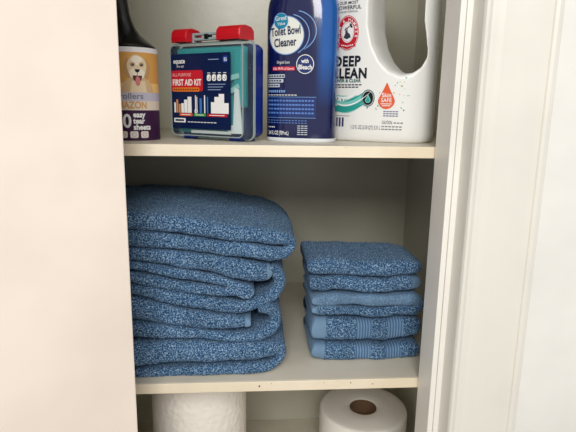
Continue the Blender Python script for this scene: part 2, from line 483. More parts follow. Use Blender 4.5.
T1 = [(-0.2979, 1.2954, 0.0106), (-0.247, 1.2981, 0.0119), (-0.1519, 1.2953, 0.0125), (-0.0984, 1.2898, 0.0125), (-0.0454, 1.2814, 0.0119), (-0.0052, 1.2757, 0.0112), (0.026, 1.2714, 0.0099), (0.0438, 1.2665, 0.0082), (0.0522, 1.2572, 0.0077), (0.0454, 1.2487, 0.0077), (0.0262, 1.2481, 0.0086), (0.0016, 1.2518, 0.0099), (-0.0458, 1.2577, 0.0106), (-0.0991, 1.2649, 0.0112), (-0.153, 1.2707, 0.0119), (-0.2489, 1.2723, 0.0112), (-0.2999, 1.2725, 0.0106)]
T2 = [(0.032, 1.2201, 0.0106), (0.0181, 1.2202, 0.0132), (-0.0052, 1.2233, 0.0145), (-0.0461, 1.2322, 0.0132), (-0.0998, 1.2411, 0.0112), (-0.154, 1.2484, 0.0092), (-0.2503, 1.2531, 0.0079), (-0.2888, 1.2534, 0.0066), (-0.3023, 1.2452, 0.0066), (-0.2903, 1.2354, 0.0066), (-0.2517, 1.2337, 0.0066), (-0.1547, 1.2316, 0.0066), (-0.1004, 1.2212, 0.0066), (-0.0464, 1.2107, 0.0066), (-0.0122, 1.2001, 0.0046), (0.0016, 1.1956, 0.004), (0.0044, 1.1919, 0.0033), (0.0016, 1.1883, 0.004), (-0.0191, 1.1929, 0.0059), (-0.0466, 1.1947, 0.0073), (-0.1009, 1.2026, 0.0079), (-0.1554, 1.216, 0.0079), (-0.2528, 1.2183, 0.0066), (-0.2917, 1.2187, 0.0053), (-0.3027, 1.2118, 0.0053), (-0.293, 1.2032, 0.0066), (-0.2542, 1.1999, 0.0079), (-0.1562, 1.1988, 0.0079), (-0.1014, 1.1851, 0.0099), (-0.0469, 1.1742, 0.0106), (-0.0053, 1.1706, 0.0079), (0.0184, 1.1777, 0.0086), (0.0351, 1.1864, 0.0086), (0.0433, 1.201, 0.0086), (0.0389, 1.2171, 0.0079), (0.0305, 1.2287, 0.0053)]
T3 = [(0.0031, 1.1481, 0.0066), (-0.0124, 1.1491, 0.0086), (-0.0472, 1.1504, 0.0106), (-0.1022, 1.1587, 0.0132), (-0.1574, 1.1713, 0.0158), (-0.2558, 1.177, 0.0158), (-0.2955, 1.1747, 0.0106), (-0.3124, 1.1605, 0.0106), (-0.2979, 1.1457, 0.0106), (-0.2584, 1.1421, 0.0106), (-0.1588, 1.1403, 0.0119), (-0.1028, 1.1364, 0.0086), (-0.0475, 1.1301, 0.0066), (-0.0054, 1.127, 0.0069), (0.0186, 1.1296, 0.0086), (0.0341, 1.1385, 0.0092), (0.0382, 1.152, 0.0086), (0.0311, 1.1641, 0.0079), (0.0128, 1.1689, 0.0053)]
T4 = [(-0.3146, 1.1061, 0.0106), (-0.2609, 1.1079, 0.0172), (-0.1604, 1.1058, 0.0185), (-0.1037, 1.1077, 0.0165), (-0.0478, 1.1065, 0.0145), (0.0017, 1.107, 0.0132), (0.0273, 1.1072, 0.0119), (0.0431, 1.103, 0.0106), (0.046, 1.0937, 0.0079), (0.0375, 1.0868, 0.0073), (0.0017, 1.0822, 0.0079), (-0.0481, 1.081, 0.0079), (-0.1045, 1.0792, 0.0073), (-0.1617, 1.0768, 0.0066), (-0.2631, 1.0777, 0.0066), (-0.317, 1.079, 0.0066)]

def warp_bath(V):
    k = np.clip((V[:, 2] - 1.074) / 0.22, 0, 1.1)
    yy = np.clip((V[:, 1] - 0.05) / 0.26, 0, 1)
    d = vnoise(V * np.array([1, 1, 0.0]), 0.07, 91) * 0.0035 * yy
    xr_ = np.clip((V[:, 0] + 0.02) / 0.08, 0, 1)
    xl_ = np.clip((-0.10 - V[:, 0]) / 0.1, 0, 1)
    return k * (d - 0.008 * yy ** 2 * xr_ + 0.004 * np.sin(PI * yy) - 0.001 * yy ** 3 - 0.006 * yy * xl_)
GB = 'folded blue bath towels in the left stack'
T1 = [(a + max(0, a + 0.02) * 0.10, b, c * (1.06 if a > 0 else 1)) for a, b, c in T1]
towel('bath_towel', T1, 0.028, 0.315, 'blue terry bath towel on top of the tall left stack', GB, Z2, 1, xr=0.067, warp=warp_bath, swell=0.0)
towel('bath_towel', T2, 0.030, 0.305, 'blue bath towel second from the top in the left stack', GB, Z2, 2, hem=(0.007, 0), xr=0.055, warp=warp_bath)
towel('bath_towel', T3, 0.025, 0.300, 'blue bath towel third from the top in the left stack, with hem tag', GB, Z2, 3, hem=(0.008, 0), xr=0.05, warp=warp_bath)
towel('bath_towel', T4, 0.019, 0.305, 'blue bath towel at the bottom of the left stack, touching the shelf', GB, Z2, 4, xr=0.055, warp=warp_bath)

H1 = [(0.0854, 1.2187, 0.0083), (0.0956, 1.2186, 0.0117), (0.1292, 1.2199, 0.0121), (0.1691, 1.2158, 0.0124), (0.1989, 1.2148, 0.0124), (0.2286, 1.2176, 0.0117), (0.2482, 1.2159, 0.0103), (0.2558, 1.2143, 0.0069)]
H2 = [(0.0889, 1.1943, 0.0083), (0.1109, 1.1933, 0.0117), (0.13, 1.1954, 0.0114), (0.1703, 1.1904, 0.0103), (0.2003, 1.1893, 0.0107), (0.2301, 1.1936, 0.0117), (0.2498, 1.1919, 0.0103), (0.2575, 1.191, 0.0069)]
H3 = [(0.091, 1.1665, 0.0069), (0.1117, 1.1686, 0.0096), (0.1489, 1.1689, 0.0089), (0.2015, 1.1666, 0.0089), (0.2317, 1.1678, 0.0089), (0.2501, 1.166, 0.0083), (0.2583, 1.158, 0.0069), (0.2495, 1.1517, 0.0069), (0.2251, 1.1521, 0.0076), (0.2025, 1.1492, 0.0076), (0.1496, 1.1516, 0.0069), (0.1122, 1.1537, 0.0069), (0.0914, 1.1532, 0.0062)]
H4 = [(0.0921, 1.124, 0.0138), (0.1056, 1.1229, 0.0186), (0.1433, 1.1215, 0.0179), (0.1736, 1.1201, 0.0165), (0.2041, 1.1196, 0.0172), (0.2346, 1.1231, 0.0172), (0.25, 1.1228, 0.0151), (0.2592, 1.1227, 0.0096)]
H5 = [(0.0929, 1.0902, 0.0096), (0.1066, 1.0875, 0.0131), (0.1446, 1.0859, 0.0131), (0.1753, 1.0852, 0.0131), (0.2061, 1.0837, 0.0124), (0.237, 1.0856, 0.0138), (0.2525, 1.0852, 0.0124), (0.2603, 1.0851, 0.0083)]
GH = 'folded blue hand towels in the right stack'
def warp_hand(V):
    k = np.clip((V[:, 2] - 1.074) / 0.15, 0, 1.1)
    yy = np.clip((V[:, 1] - 0.07) / 0.1, 0, 1)
    return k * (vnoise(V * np.array([1, 1, 0.0]), 0.04, 77) * 0.0022 * yy - 0.004 * yy ** 2 * np.clip((V[:, 0] - 0.2) / 0.05, 0, 1))
for H_ in (H1, H2, H4, H5):
    for q in (0, -1): H_[q] = (H_[q][0], H_[q][1], H_[1 if q == 0 else -2][2] * 0.96)
kw = dict(corner=0.028, warp=warp_hand, ds=0.0013)
towel('hand_towel', H1, 0.058, 0.178, 'smallest plain blue folded towel on top of the right stack', GH, Z2, 21, xr=0.262, xl=0.085, **kw)
towel('hand_towel', H2, 0.058, 0.176, 'blue hand towel second from the top of the right stack, smooth border at its right', GH, Z2, 22, xr=0.264, xl=0.086, bands=[(0.2395, 0.270, 0.0)], **kw)
towel('hand_towel', H3, 0.056, 0.180, 'folded blue hand towel in the middle of the right stack, smooth upper layer', GH, Z2, 23, xr=0.266, xl=0.088, bands=[(0.07, 0.1, 0.0)], hem=(0.01, 0.007), smooth_z=1.158, **kw)
RB = [(0.0915, 0.1145, 0.0), (0.1591, 0.1835, 0.0005), (0.2065, 0.2312, 0.0005)]
towel('hand_towel', H4, 0.056, 0.182, 'thick blue hand towel with two ribbed bands, second from the bottom of the right stack', GH, Z2, 24, xr=0.267, xl=0.088, bands=RB, **kw)
towel('hand_towel', H5, 0.054, 0.182, 'blue hand towel with two ribbed bands at the bottom of the right stack', GH, Z2, 25, xr=0.267, xl=0.09, bands=[(a - 0.001, b - 0.001, c) for a, b, c in RB], **kw)

# ------------------------------------------------------------------ paper rolls on the lowest shelf
def paper_mat(name, rgb, emboss):
    m = mat(name, rgb, 0.9, 0.2)
    nt, b = nodes_of(m)
    tc = nt.nodes.new('ShaderNodeTexCoord')
    v = nt.nodes.new('ShaderNodeTexVoronoi'); v.inputs['Scale'].default_value = 130; v.feature = 'SMOOTH_F1'
    n = nt.nodes.new('ShaderNodeTexNoise'); n.inputs['Scale'].default_value = 70; n.inputs['Detail'].default_value = 4
    nt.links.new(tc.outputs['Object'], v.inputs['Vector']); nt.links.new(tc.outputs['Object'], n.inputs['Vector'])
    ad = nt.nodes.new('ShaderNodeMath'); ad.operation = 'ADD'
    nt.links.new(v.outputs['Distance'], ad.inputs[0]); nt.links.new(n.outputs[0], ad.inputs[1])
    bp = nt.nodes.new('ShaderNodeBump'); bp.inputs['Strength'].default_value = emboss; bp.inputs['Distance'].default_value = 0.0025
    nt.links.new(ad.outputs[0], bp.inputs['Height']); nt.links.new(bp.outputs[0], b.inputs['Normal'])
    return m
M_towelpaper = paper_mat('embossed_paper', (246, 240, 230), 0.6)
M_tissue = paper_mat('tissue_paper', (248, 243, 234), 0.12)
M_core = mat('cardboard_core', (128, 98, 74), 0.9)
M_corein = mat('cardboard_inside', (104, 74, 52), 0.95)

def roll(name, label, cat, loc, r, h, rc, m):
    t = thing(name, label, cat, loc)
    bm = bmesh.new()
    lathe(bm, [(rc, 0.001), (r - 0.003, 0.0), (r, 0.002), (r, h - 0.005), (r - 0.0015, h - 0.0012), (r - 0.006, h), (r * 0.8, h + 0.0004), (r * 0.6, h - 0.0003), (rc + 0.004, h), (rc, h - 0.002)], 96, closed=True)
    from_bm('paper', bm, m, t, smooth=True)
    bm = bmesh.new()
    lathe(bm, [(rc - 0.0012, 0.001), (rc, 0.001), (rc, h - 0.0015), (rc - 0.0012, h - 0.0015)], 64, closed=True)
    from_bm('cardboard_core', bm, [M_core], t, smooth=False)
    return t
roll('paper_towel_roll', 'tall white embossed paper towel roll under the bath towels', 'paper towel', (-0.083, 0.152, Z3), 0.0785, 0.28, 0.021, M_towelpaper)
roll('toilet_paper_roll', 'white toilet paper roll standing with its brown cardboard hole upward', 'toilet paper', (0.2275, 0.268, Z3), 0.0865, 0.12, 0.0265, M_tissue)

# ------------------------------------------------------------------ lint roller
lr = thing('lint_roller', 'lint roller standing on end with black handle and dog picture sleeve', 'lint roller', (-0.159, 0.092, Z1))
RR = 0.0345
M_black = mat('black_plastic', (14, 14, 15), 0.3, 0.5)
M_sleeve = mat('sleeve_paper', (226, 224, 226), 0.4, 0.4)
bm = bmesh.new(); lathe(bm, [(RR - 0.004, 0.0005), (RR - 0.0006, 0.0), (RR, 0.0008), (RR, 0.1195), (RR - 0.0006, 0.1205), (RR - 0.004, 0.1205)], 72, closed=True)
from_bm('sleeve', bm, M_sleeve, lr, smooth=False)
for p in bpy.data.objects['sleeve'].data.polygons: p.use_smooth = abs(p.normal.z) < 0.3
bm = bmesh.new()
lathe(bm, [(0.030, 0.10), (0.030, 0.1215), (0.0325, 0.1220), (0.0320, 0.1235), (0.028, 0.1275), (0.0225, 0.1325), (0.0175, 0.138), (0.0135, 0.146), (0.0112, 0.156), (0.0108, 0.166), (0.0125, 0.180), (0.0150, 0.200), (0.0160, 0.225), (0.0150, 0.245), (0.010, 0.256), (0.003, 0.259)], 56)
for v in bm.verts:
    if v.co.z > 0.124: v.co.x -= (v.co.z - 0.124) * 0.24
from_bm('handle', bm, M_black, lr, smooth=True)
pr = Print(0.0025)
def cyl(r, ang0):
    def fn(u, v):
        a = u / r + ang0
        return (r * math.sin(a), -r * math.cos(a), v), (math.sin(a), -math.cos(a), 0)
    return fn
YEL = ink('dog_backdrop', (214, 160, 84)); YEL2 = ink('dog_backdrop_light', (236, 196, 120)); FUR = ink('dog_fur', (226, 204, 172)); FUR2 = ink('dog_fur_ear', (190, 148, 100)); PINK = ink('tongue', (206, 120, 118)); FUR3 = ink('dog_muzzle', (240, 228, 208)); LILAC = ink('sleeve_lilac', (190, 186, 202))
pr.rect(-0.050, 0.063, 0.050, 0.114, YEL, 0)
pr.rect(-0.050, 0.063, 0.050, 0.075, YEL2, 0.5)
pr.rect(-0.050, 0.052, 0.050, 0.063, LILAC, 0)
pr.rect(-0.050, 0.040, 0.050, 0.052, ink('sleeve_cream', (222, 208, 192)), 0)
pr.rect(-0.050, 0.0, 0.050, 0.040, PURPLE, 0)
dx = 0.0045
FUR4 = ink('dog_fur_mid', (208, 176, 134)); EYE = ink('dog_eye', (44, 28, 22)); WHT = ink('dog_glint', (240, 236, 226))
def blob(cx, cy, rx, ry, m, lay, am=0.08, k=30, ph=0.0):
    pr.poly([(cx + rx * (1 + am * math.sin(5 * t + ph)) * math.cos(t), cy + ry * (1 + am * math.sin(4 * t + ph)) * math.sin(t)) for t in [2 * PI * i / k for i in range(k)]], m, lay)
pr.poly([(dx - 0.022, 0.0632), (dx + 0.023, 0.0632), (dx + 0.021, 0.072), (dx + 0.014, 0.081), (dx - 0.010, 0.083), (dx - 0.019, 0.074)], FUR4, 1)
pr.poly([(dx - 0.010, 0.0632), (dx + 0.012, 0.0632), (dx + 0.010, 0.078), (dx - 0.007, 0.078)], FUR, 1.4)
blob(dx - 0.0118, 0.0935, 0.0052, 0.0125, FUR2, 2, 0.05); blob(dx + 0.0125, 0.0925, 0.0052, 0.0125, FUR2, 2, 0.05, ph=1.0)
blob(dx, 0.0955, 0.0125, 0.0150, FUR, 3, 0.03)
blob(dx, 0.1035, 0.0065, 0.0060, FUR3, 3.3, 0.05)
for sx in (-1, 1):
    blob(dx + sx * 0.0058, 0.0985, 0.0036, 0.0032, FUR4, 3.6, 0.04)
    pr.disc(dx + sx * 0.0056, 0.0982, 0.0021, 0.0018, EYE, 4); pr.disc(dx + sx * 0.0056 - 0.0005, 0.0988, 0.0005, 0.0005, WHT, 5, 8)
blob(dx - 0.0040, 0.0870, 0.0058, 0.0062, FUR3, 4, 0.04); blob(dx + 0.0040, 0.0870, 0.0058, 0.0062, FUR3, 4.2, 0.04)
pr.poly([(dx - 0.0062, 0.0845), (dx + 0.0062, 0.0845), (dx + 0.0048, 0.0785), (dx, 0.0755), (dx - 0.0048, 0.0785)], ink('dog_mouth', (84, 44, 40)), 5)
blob(dx + 0.0004, 0.0775, 0.0031, 0.0062, PINK, 6, 0.02)
pr.poly([(dx - 0.0036, 0.0925), (dx + 0.0036, 0.0925), (dx + 0.0024, 0.0895), (dx, 0.0880), (dx - 0.0024, 0.0895)], BLACK, 6)
pr.poly([(dx - 0.0003, 0.088), (dx + 0.0003, 0.088), (dx + 0.0003, 0.0845), (dx - 0.0003, 0.0845)], EYE, 6)
pr.text('rollers', -0.0200, 0.0548, 0.0105, GREY, 2, width=0.0305, bold=0.0001)
pr.text('AMAZON', -0.029, 0.0425, 0.0125, GOLD, 2, width=0.045, bold=0.0004)
pr.text('0', -0.0165, 0.0175, 0.025, WHITE, 2, bold=0.0006, width=0.011)
for k, s_ in enumerate(('easy', 'tear', 'sheets')):
    pr.text(s_, -0.003, 0.0310 - k * 0.0082, 0.0100, WHITE, 2, bold=0.0004, sx=0.9)
for k in range(3):
    x0 = -0.0215 + k * 0.0138
    pr.rect(x0, 0.0035, x0 + 0.0105, 0.0125, ink('icon_cream', (232, 220, 210)), 2, r=0.002)
    pr.ring(x0 + 0.0052, 0.008, 0.003, 0.0026, 0.0008, LILAC, 3)
pr.build('sleeve_print', lr, cyl(RR, 0.27))

# ------------------------------------------------------------------ first aid kit
AK = math.radians(-35)
kit = thing('first_aid_kit', 'small blue first aid kit with clear front and two red latches', 'first aid kit', (-0.0590, 0.080, Z1), AK)
M_kblue = mat('kit_blue', (14, 38, 122), 0.3, 0.5)
M_kred = mat('latch_red', (192, 18, 32), 0.3, 0.5)
def clear_mat():
    m = bpy.data.materials.new('clear_plastic'); m.use_nodes = True
    nt = m.node_tree; nt.nodes.clear()
    o = nt.nodes.new('ShaderNodeOutputMaterial'); t = nt.nodes.new('ShaderNodeBsdfTransparent'); g = nt.nodes.new('ShaderNodeBsdfGlossy'); mx = nt.nodes.new('ShaderNodeMixShader')
    d = nt.nodes.new('ShaderNodeBsdfDiffuse'); d.inputs[0].default_value = lin((205, 222, 228)); mx2 = nt.nodes.new('ShaderNodeMixShader'); mx2.inputs[0].default_value = 0.05
    t.inputs[0].default_value = (0.93, 0.97, 0.98, 1); g.inputs['Roughness'].default_value = 0.12
    lw = nt.nodes.new('ShaderNodeLayerWeight'); lw.inputs[0].default_value = 0.25
    nt.links.new(t.outputs[0], mx2.inputs[1]); nt.links.new(d.outputs[0], mx2.inputs[2])
    nt.links.new(lw.outputs['Fresnel'], mx.inputs[0]); nt.links.new(mx2.outputs[0], mx.inputs[1]); nt.links.new(g.outputs[0], mx.inputs[2])
    nt.links.new(mx.outputs[0], o.inputs[0])
    return m
M_clear = clear_mat()
M_frost = mat('frosted_rim', (150, 164, 166), 0.25, 0.6)
M_teal = mat('teal_pouch', (36, 158, 160), 0.5)
M_gauze = mat('white_packet', (226, 230, 228), 0.6)
KW, KH = 0.0665, 0.132
def rr_ring(hw, z0, z1, r, y, k=6):
    pts = []
    for cx, cz, a0 in ((hw - r, z1 - r, 0), (-hw + r, z1 - r, 90), (-hw + r, z0 + r, 180), (hw - r, z0 + r, 270)):
        for i in range(k + 1):
            a = math.radians(a0 + 90 * i / k); pts.append((cx + r * math.cos(a), y, cz + r * math.sin(a)))
    return pts
# blue back tray
bm = bmesh.new()
loft(bm, [rr_ring(KW - 0.003, 0.005, KH - 0.003, 0.008, 0.0225), rr_ring(KW - 0.0025, 0.0045, KH - 0.0025, 0.008, 0.040), rr_ring(KW - 0.004, 0.006, KH - 0.004, 0.008, 0.0475), rr_ring(KW - 0.009, 0.011, KH - 0.009, 0.006, 0.050)])
from_bm('back_tray', bm, M_kblue, kit, smooth=False)
boxes('foot', [((-0.052, 0.012, 0.0003), (-0.030, 0.044, 0.007))], M_kblue, kit, 0.001)
boxes('foot', [((0.030, 0.012, 0.0003), (0.052, 0.044, 0.007))], M_kblue, kit, 0.001)
# clear lid: shell ring, front pane, rim beads
bm = bmesh.new()
rings = [rr_ring(KW - 0.0005, 0.0025, KH, 0.009, 0.0215), rr_ring(KW - 0.002, 0.004, KH - 0.0015, 0.009, 0.004), rr_ring(KW - 0.005, 0.007, KH - 0.0045, 0.008, 0.0), ]
loft(bm, rings)
from_bm('clear_lid', bm, M_clear, kit)
bm = bmesh.new()
def frame_ring(bm, hw, z0, z1, r, y0, y1, t):
    o0 = rr_ring(hw, z0, z1, r, y0); o1 = rr_ring(hw, z0, z1, r, y1); i0 = rr_ring(hw - t, z0 + t, z1 - t, max(r - t, 0.001), y0); i1 = rr_ring(hw - t, z0 + t, z1 - t, max(r - t, 0.001), y1)
    L4 = [[bm.verts.new(p) for p in q] for q in (o0, o1, i1, i0)]
    n = len(o0)
    for j in range(4):
        a, b = L4[j], L4[(j + 1) % 4]
        for i in range(n): bm.faces.new((a[i], a[(i + 1) % n], b[(i + 1) % n], b[i]))
frame_ring(bm, KW + 0.0012, 0.0012, KH + 0.0012, 0.010, 0.0185, 0.0222, 0.0016)
from_bm('lid_rim', bm, M_frost, kit)
bm = bmesh.new(); frame_ring(bm, KW - 0.0035, 0.0055, KH - 0.003, 0.008, -0.0006, 0.0008, 0.0013)
from_bm('front_bead', bm, M_frost, kit)
# contents behind the clear front
bm = bmesh.new()
box(bm, (-0.056, 0.006, 0.085), (0.058, 0.020, 0.125), 0.003); box(bm, (0.044, 0.003, 0.045), (0.0595, 0.018, 0.120), 0.003); box(bm, (-0.058, 0.007, 0.010), (0.042, 0.020, 0.083), 0.002)
from_bm('teal_pouch', bm, M_teal, kit)
bm = bmesh.new()
ngon_prism(bm, [(0, 0), (0.016, 0), (0.010, 0.058), (0.003, 0.060)], 0, 0.003)
for v in bm.verts: v.co = Vector((0.045 + v.co.x, 0.0012 + v.co.z * 0.5, 0.011 + v.co.y))
from_bm('gauze_packet', bm, M_gauze, kit)
bm = bmesh.new()
for k_, (x_, z_, a_) in enumerate(((0.048, 0.070, 0.5), (0.0475, 0.085, 0.2))):
    b2 = bmesh.new(); box(b2, (-0.008, 0, -0.0035), (0.008, 0.0012, 0.0035), 0.0008)
    for v in b2.verts: v.co = Vector((x_ + v.co.x * math.cos(a_) - v.co.z * math.sin(a_), 0.0014 + v.co.y, z_ + v.co.x * math.sin(a_) + v.co.z * math.cos(a_)))
    me_ = bpy.data.meshes.new('t'); b2.to_mesh(me_); b2.free(); bm.from_mesh(me_); bpy.data.meshes.remove(me_)
from_bm('teal_strip', bm, mat('pale_teal_wrap', (150, 206, 200), 0.5), kit)
bm = bmesh.new(); box(bm, (0.0345, 0.0025, 0.0105), (0.046, 0.0048, 0.022), 0.0008); box(bm, (-0.03, 0.003, 0.009), (0.040, 0.0055, 0.0135), 0.0008)
from_bm('gauze_packet', bm, M_gauze, kit)
# handle and latches
bm = bmesh.new()
box(bm, (-0.033, 0.010, KH + 0.0022), (0.020, 0.017, KH + 0.0062), 0.0012); box(bm, (-0.033, 0.010, KH + 0.009), (0.020, 0.017, KH + 0.0125), 0.0012)
box(bm, (-0.0315, 0.010, KH - 0.001), (-0.0275, 0.017, KH + 0.0125), 0.001); box(bm, (0.0155, 0.010, KH - 0.001), (0.0195, 0.017, KH + 0.0125), 0.001)
from_bm('carry_handle', bm, M_frost, kit)
boxes('handle_tab', [((-0.0085, 0.0085, KH + 0.004), (-0.0015, 0.0185, KH + 0.0105))], M_black, kit, 0.0008)
for x0, x1 in ((-0.0575, -0.030), (0.021, 0.0595)):
    bm = bmesh.new()
    prof = [(-0.0020, KH + 0.0005), (-0.0030, KH + 0.006), (-0.002, KH + 0.0135), (0.002, KH + 0.0175), (0.012, KH + 0.0190), (0.024, KH + 0.0180), (0.029, KH + 0.0135), (0.0295, KH + 0.002), (0.0265, KH + 0.0025), (0.0255, KH + 0.0015), (0.002, KH + 0.0015), (0.0, KH + 0.0005)]
    loft(bm, [[(x, y, z) for y, z in prof] for x in (x0, x0 + 0.0015, x1 - 0.0015, x1)])
    for v in bm.verts:
        if abs(v.co.x - x0) < 1e-5 or abs(v.co.x - x1) < 1e-5: v.co.z -= 0.0012; v.co.y += 0.0006
    from_bm('latch', bm, M_kred, kit)
# label card
pr = Print(0)
LX0, LX1, LZ0, LZ1 = -0.0605, 0.0435, 0.0155, 0.1165
CY = -0.0008
KN = ink('kit_navy', (10, 28, 70), 0.3)
pr.rect(LX0, LZ0, LX1, LZ1, KN, 0, r=0.002)
pr.text('equate', -0.0560, 0.1040, 0.0092, WHITE, 2, bold=0.0002, width=0.021); pr.text('first aid', -0.050, 0.0985, 0.0042, WHITE, 2)
pr.rect(LX0, 0.0665, -0.0035, 0.0945, ink('kit_red', (196, 30, 48), 0.3), 1, r=0.003)
pr.text('ALL-PURPOSE', -0.0585, 0.0865, 0.0062, ink('pale_pink', (236, 190, 190)), 2, width=0.034)
pr.text('FIRST AID KIT', -0.0585, 0.0745, 0.0115, WHITE, 2, bold=0.0003, width=0.052)
pr.rect(-0.0585, 0.0660, -0.010, 0.0715, ink('kit_orange', (232, 128, 40), 0.3), 2, r=0.0015)
for k in range(11): pr.rect(-0.0565 + k * 0.0042, 0.0674, -0.0538 + k * 0.0042, 0.0700, ink('kit_brown', (120, 44, 20)), 3)
for k in range(4): pr.rect(0.0035 + k * 0.0088, 0.0800, 0.0105 + k * 0.0088, 0.0885, WHITE, 1, r=0.0025); 
for k in range(4): pr.ring(0.007 + k * 0.0088, 0.0842, 0.002, 0.0026, 0.0008, KN, 2, 200, 420)
for k in range(4): pr.rect(0.0045 + k * 0.009, 0.0900, 0.0095 + k * 0.009, 0.0909, WHITE, 1)
for k in range(3): pr.rect(0.005, 0.0752 - k * 0.0036, 0.035 - 0.004 * k, 0.0761 - k * 0.0036, ink('pale_blue', (150, 168, 204)), 1)
pr.rect(0.031, 0.1035, 0.0385, 0.1120, ink('badge_blue', (28, 72, 150)), 1, r=0.002); pr.text('85', 0.0325, 0.1052, 0.0065, WHITE, 2, width=0.0048)
pr.rect(0.006, 0.1075, 0.024, 0.1084, ink('pale_blue', (150, 168, 204)), 1)
# pictured contents
FLP = ink('flesh_strip', (206, 142, 88))
for k, (x, hh, wv, c_) in enumerate([(-0.0565, 0.014, 0.003, WHITE), (-0.0525, 0.018, 0.0035, FLP), (-0.048, 0.012, 0.0035, FLP), (-0.0435, 0.013, 0.005, WHITE), (-0.038, 0.018, 0.006, WHITE), (-0.0315, 0.022, 0.007, WHITE), (-0.018, 0.024, 0.0016, WHITE), (-0.0155, 0.022, 0.0014, WHITE), (-0.010, 0.020, 0.004, ink('bottle_blue', (60, 120, 190))), (-0.002, 0.024, 0.002, WHITE), (0.003, 0.022, 0.002, ink('bottle_blue', (60, 120, 190))), (0.010, 0.015, 0.007, WHITE), (0.016, 0.022, 0.008, WHITE), (0.0235, 0.026, 0.009, WHITE), (0.032, 0.014, 0.008, WHITE)]):
    pr.rect(x, 0.037, x + wv, 0.037 + hh, c_, 1 + 0.3 * (k % 3))
pr.ring(-0.0165, 0.0395, 0.003, 0.003, 0.0008, WHITE, 2)
for x0, x1, c_ in ((-0.047, -0.023, ORANGE), (-0.021, 0.001, GREEN), (0.003, 0.038, RED)): pr.rect(x0, 0.0325, x1, 0.0365, c_, 2, r=0.001)
for x0, x1 in ((-0.044, -0.027), (-0.018, -0.003), (0.007, 0.033)): pr.rect(x0, 0.0340, x1, 0.0349, WHITE, 3)
pr.rect(-0.0575, 0.0235, -0.036, 0.0295, WHITE, 1, r=0.001); pr.rect(-0.055, 0.0252, -0.039, 0.0278, KN, 2)
for k in range(9): pr.rect(-0.032 + k * 0.0058, 0.0240, -0.0275 + k * 0.0058, 0.0250, WHITE, 1)
pr.build('label_card', kit, flat_front(CY), off=0.00006, base=0.0001)

# ------------------------------------------------------------------ toilet bowl cleaner bottle
AT = math.radians(-20)
tb = thing('cleaner_bottle', 'glossy dark blue toilet bowl cleaner bottle between kit and white jug', 'bottle', (0.0745, 0.091, Z1), AT)
ta, tbb, tn = 0.0495, 0.028, 2.7
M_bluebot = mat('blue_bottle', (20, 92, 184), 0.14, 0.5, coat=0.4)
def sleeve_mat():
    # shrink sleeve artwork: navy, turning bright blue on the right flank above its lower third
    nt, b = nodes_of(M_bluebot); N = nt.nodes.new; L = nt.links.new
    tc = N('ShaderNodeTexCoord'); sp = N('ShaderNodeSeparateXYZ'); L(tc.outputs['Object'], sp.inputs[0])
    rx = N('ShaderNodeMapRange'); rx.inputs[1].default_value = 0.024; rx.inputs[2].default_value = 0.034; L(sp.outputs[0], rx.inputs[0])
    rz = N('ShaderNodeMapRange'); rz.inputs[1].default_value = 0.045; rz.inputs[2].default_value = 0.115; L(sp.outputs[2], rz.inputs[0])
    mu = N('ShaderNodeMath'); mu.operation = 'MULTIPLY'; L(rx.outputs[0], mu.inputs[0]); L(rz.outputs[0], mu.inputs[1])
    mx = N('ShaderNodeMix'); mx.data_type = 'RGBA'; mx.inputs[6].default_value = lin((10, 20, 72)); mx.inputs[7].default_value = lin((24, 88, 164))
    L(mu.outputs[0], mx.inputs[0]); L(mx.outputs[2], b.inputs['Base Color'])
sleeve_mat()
M_basew = mat('bottle_base_white', (222, 226, 230), 0.35)
bm = bmesh.new()
prof = [(0.0025, 0.985), (0.006, 1.0), (0.05, 1.0), (0.11, 1.0), (0.160, 1.0), (0.175, 0.99), (0.184, 0.965), (0.193, 0.91), (0.202, 0.82), (0.211, 0.70), (0.220, 0.57), (0.228, 0.46), (0.234, 0.38)]
loft(bm, [supers(ta * k, tbb * (0.35 * k + 0.65 if k < 0.98 else k), 2.7 - (0.7 * max(0, (z - 0.17)) / 0.062), z) for z, k in prof])
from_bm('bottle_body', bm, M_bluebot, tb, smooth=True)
bm = bmesh.new(); loft(bm, [supers(ta * k, tbb * k, tn, z) for z, k in ((0.0, 0.95), (0.0012, 0.99), (0.0045, 1.004), (0.0055, 0.995))])
from_bm('bottle_base', bm, M_basew, tb, smooth=False)
bm = bmesh.new()
lathe(bm, [(0.016, 0.229), (0.0175, 0.2295), (0.0175, 0.248), (0.012, 0.254), (0.007, 0.268), (0.005, 0.270)], 40)
from_bm('cap', bm, M_basew, tb, smooth=False)
pr = Print(0.002)
DN = mat('sleeve_navy', (10, 18, 74), 0.16, 0.5, coat=0.4); MB = mat('sleeve_mid_blue', (16, 42, 104), 0.16, 0.5, coat=0.4); LB = ink('arc_pale_blue', (120, 160, 214), 0.2); CR = ink('oval_cream', (224, 226, 218), 0.25); TB = ink('badge_teal', (32, 130, 160), 0.25)
pr.poly([(-0.0445, 0.0058), (0.0270, 0.0058), (0.0285, 0.03), (0.0275, 0.07), (0.0262, 0.12), (0.0235, 0.150), (0.018, 0.161), (-0.0445, 0.161)], DN, 0) if False else None
pr.poly([(-0.0445, 0.0335), (0.0265, 0.0335), (0.0265, 0.060), (-0.0445, 0.060)], MB, 1)
pr.rect(-0.0440, 0.0603, 0.0265, 0.0609, LB, 2); pr.rect(-0.0440, 0.0325, 0.0265, 0.0331, LB, 2)
for q in range(3):
    pr.ring(-0.0125 + 0.0035 * q, 0.1412 + 0.0022 * q, 0.0285 + 0.001 * q, 0.0265, 0.0012, [LB, MB, LB][q], 2, -62, 78)
pr.disc(-0.0165, 0.1405, 0.0245, 0.0242, CR, 3)
pr.ring(-0.0165, 0.1405, 0.0252, 0.0249, 0.0012, LB, 3.5)
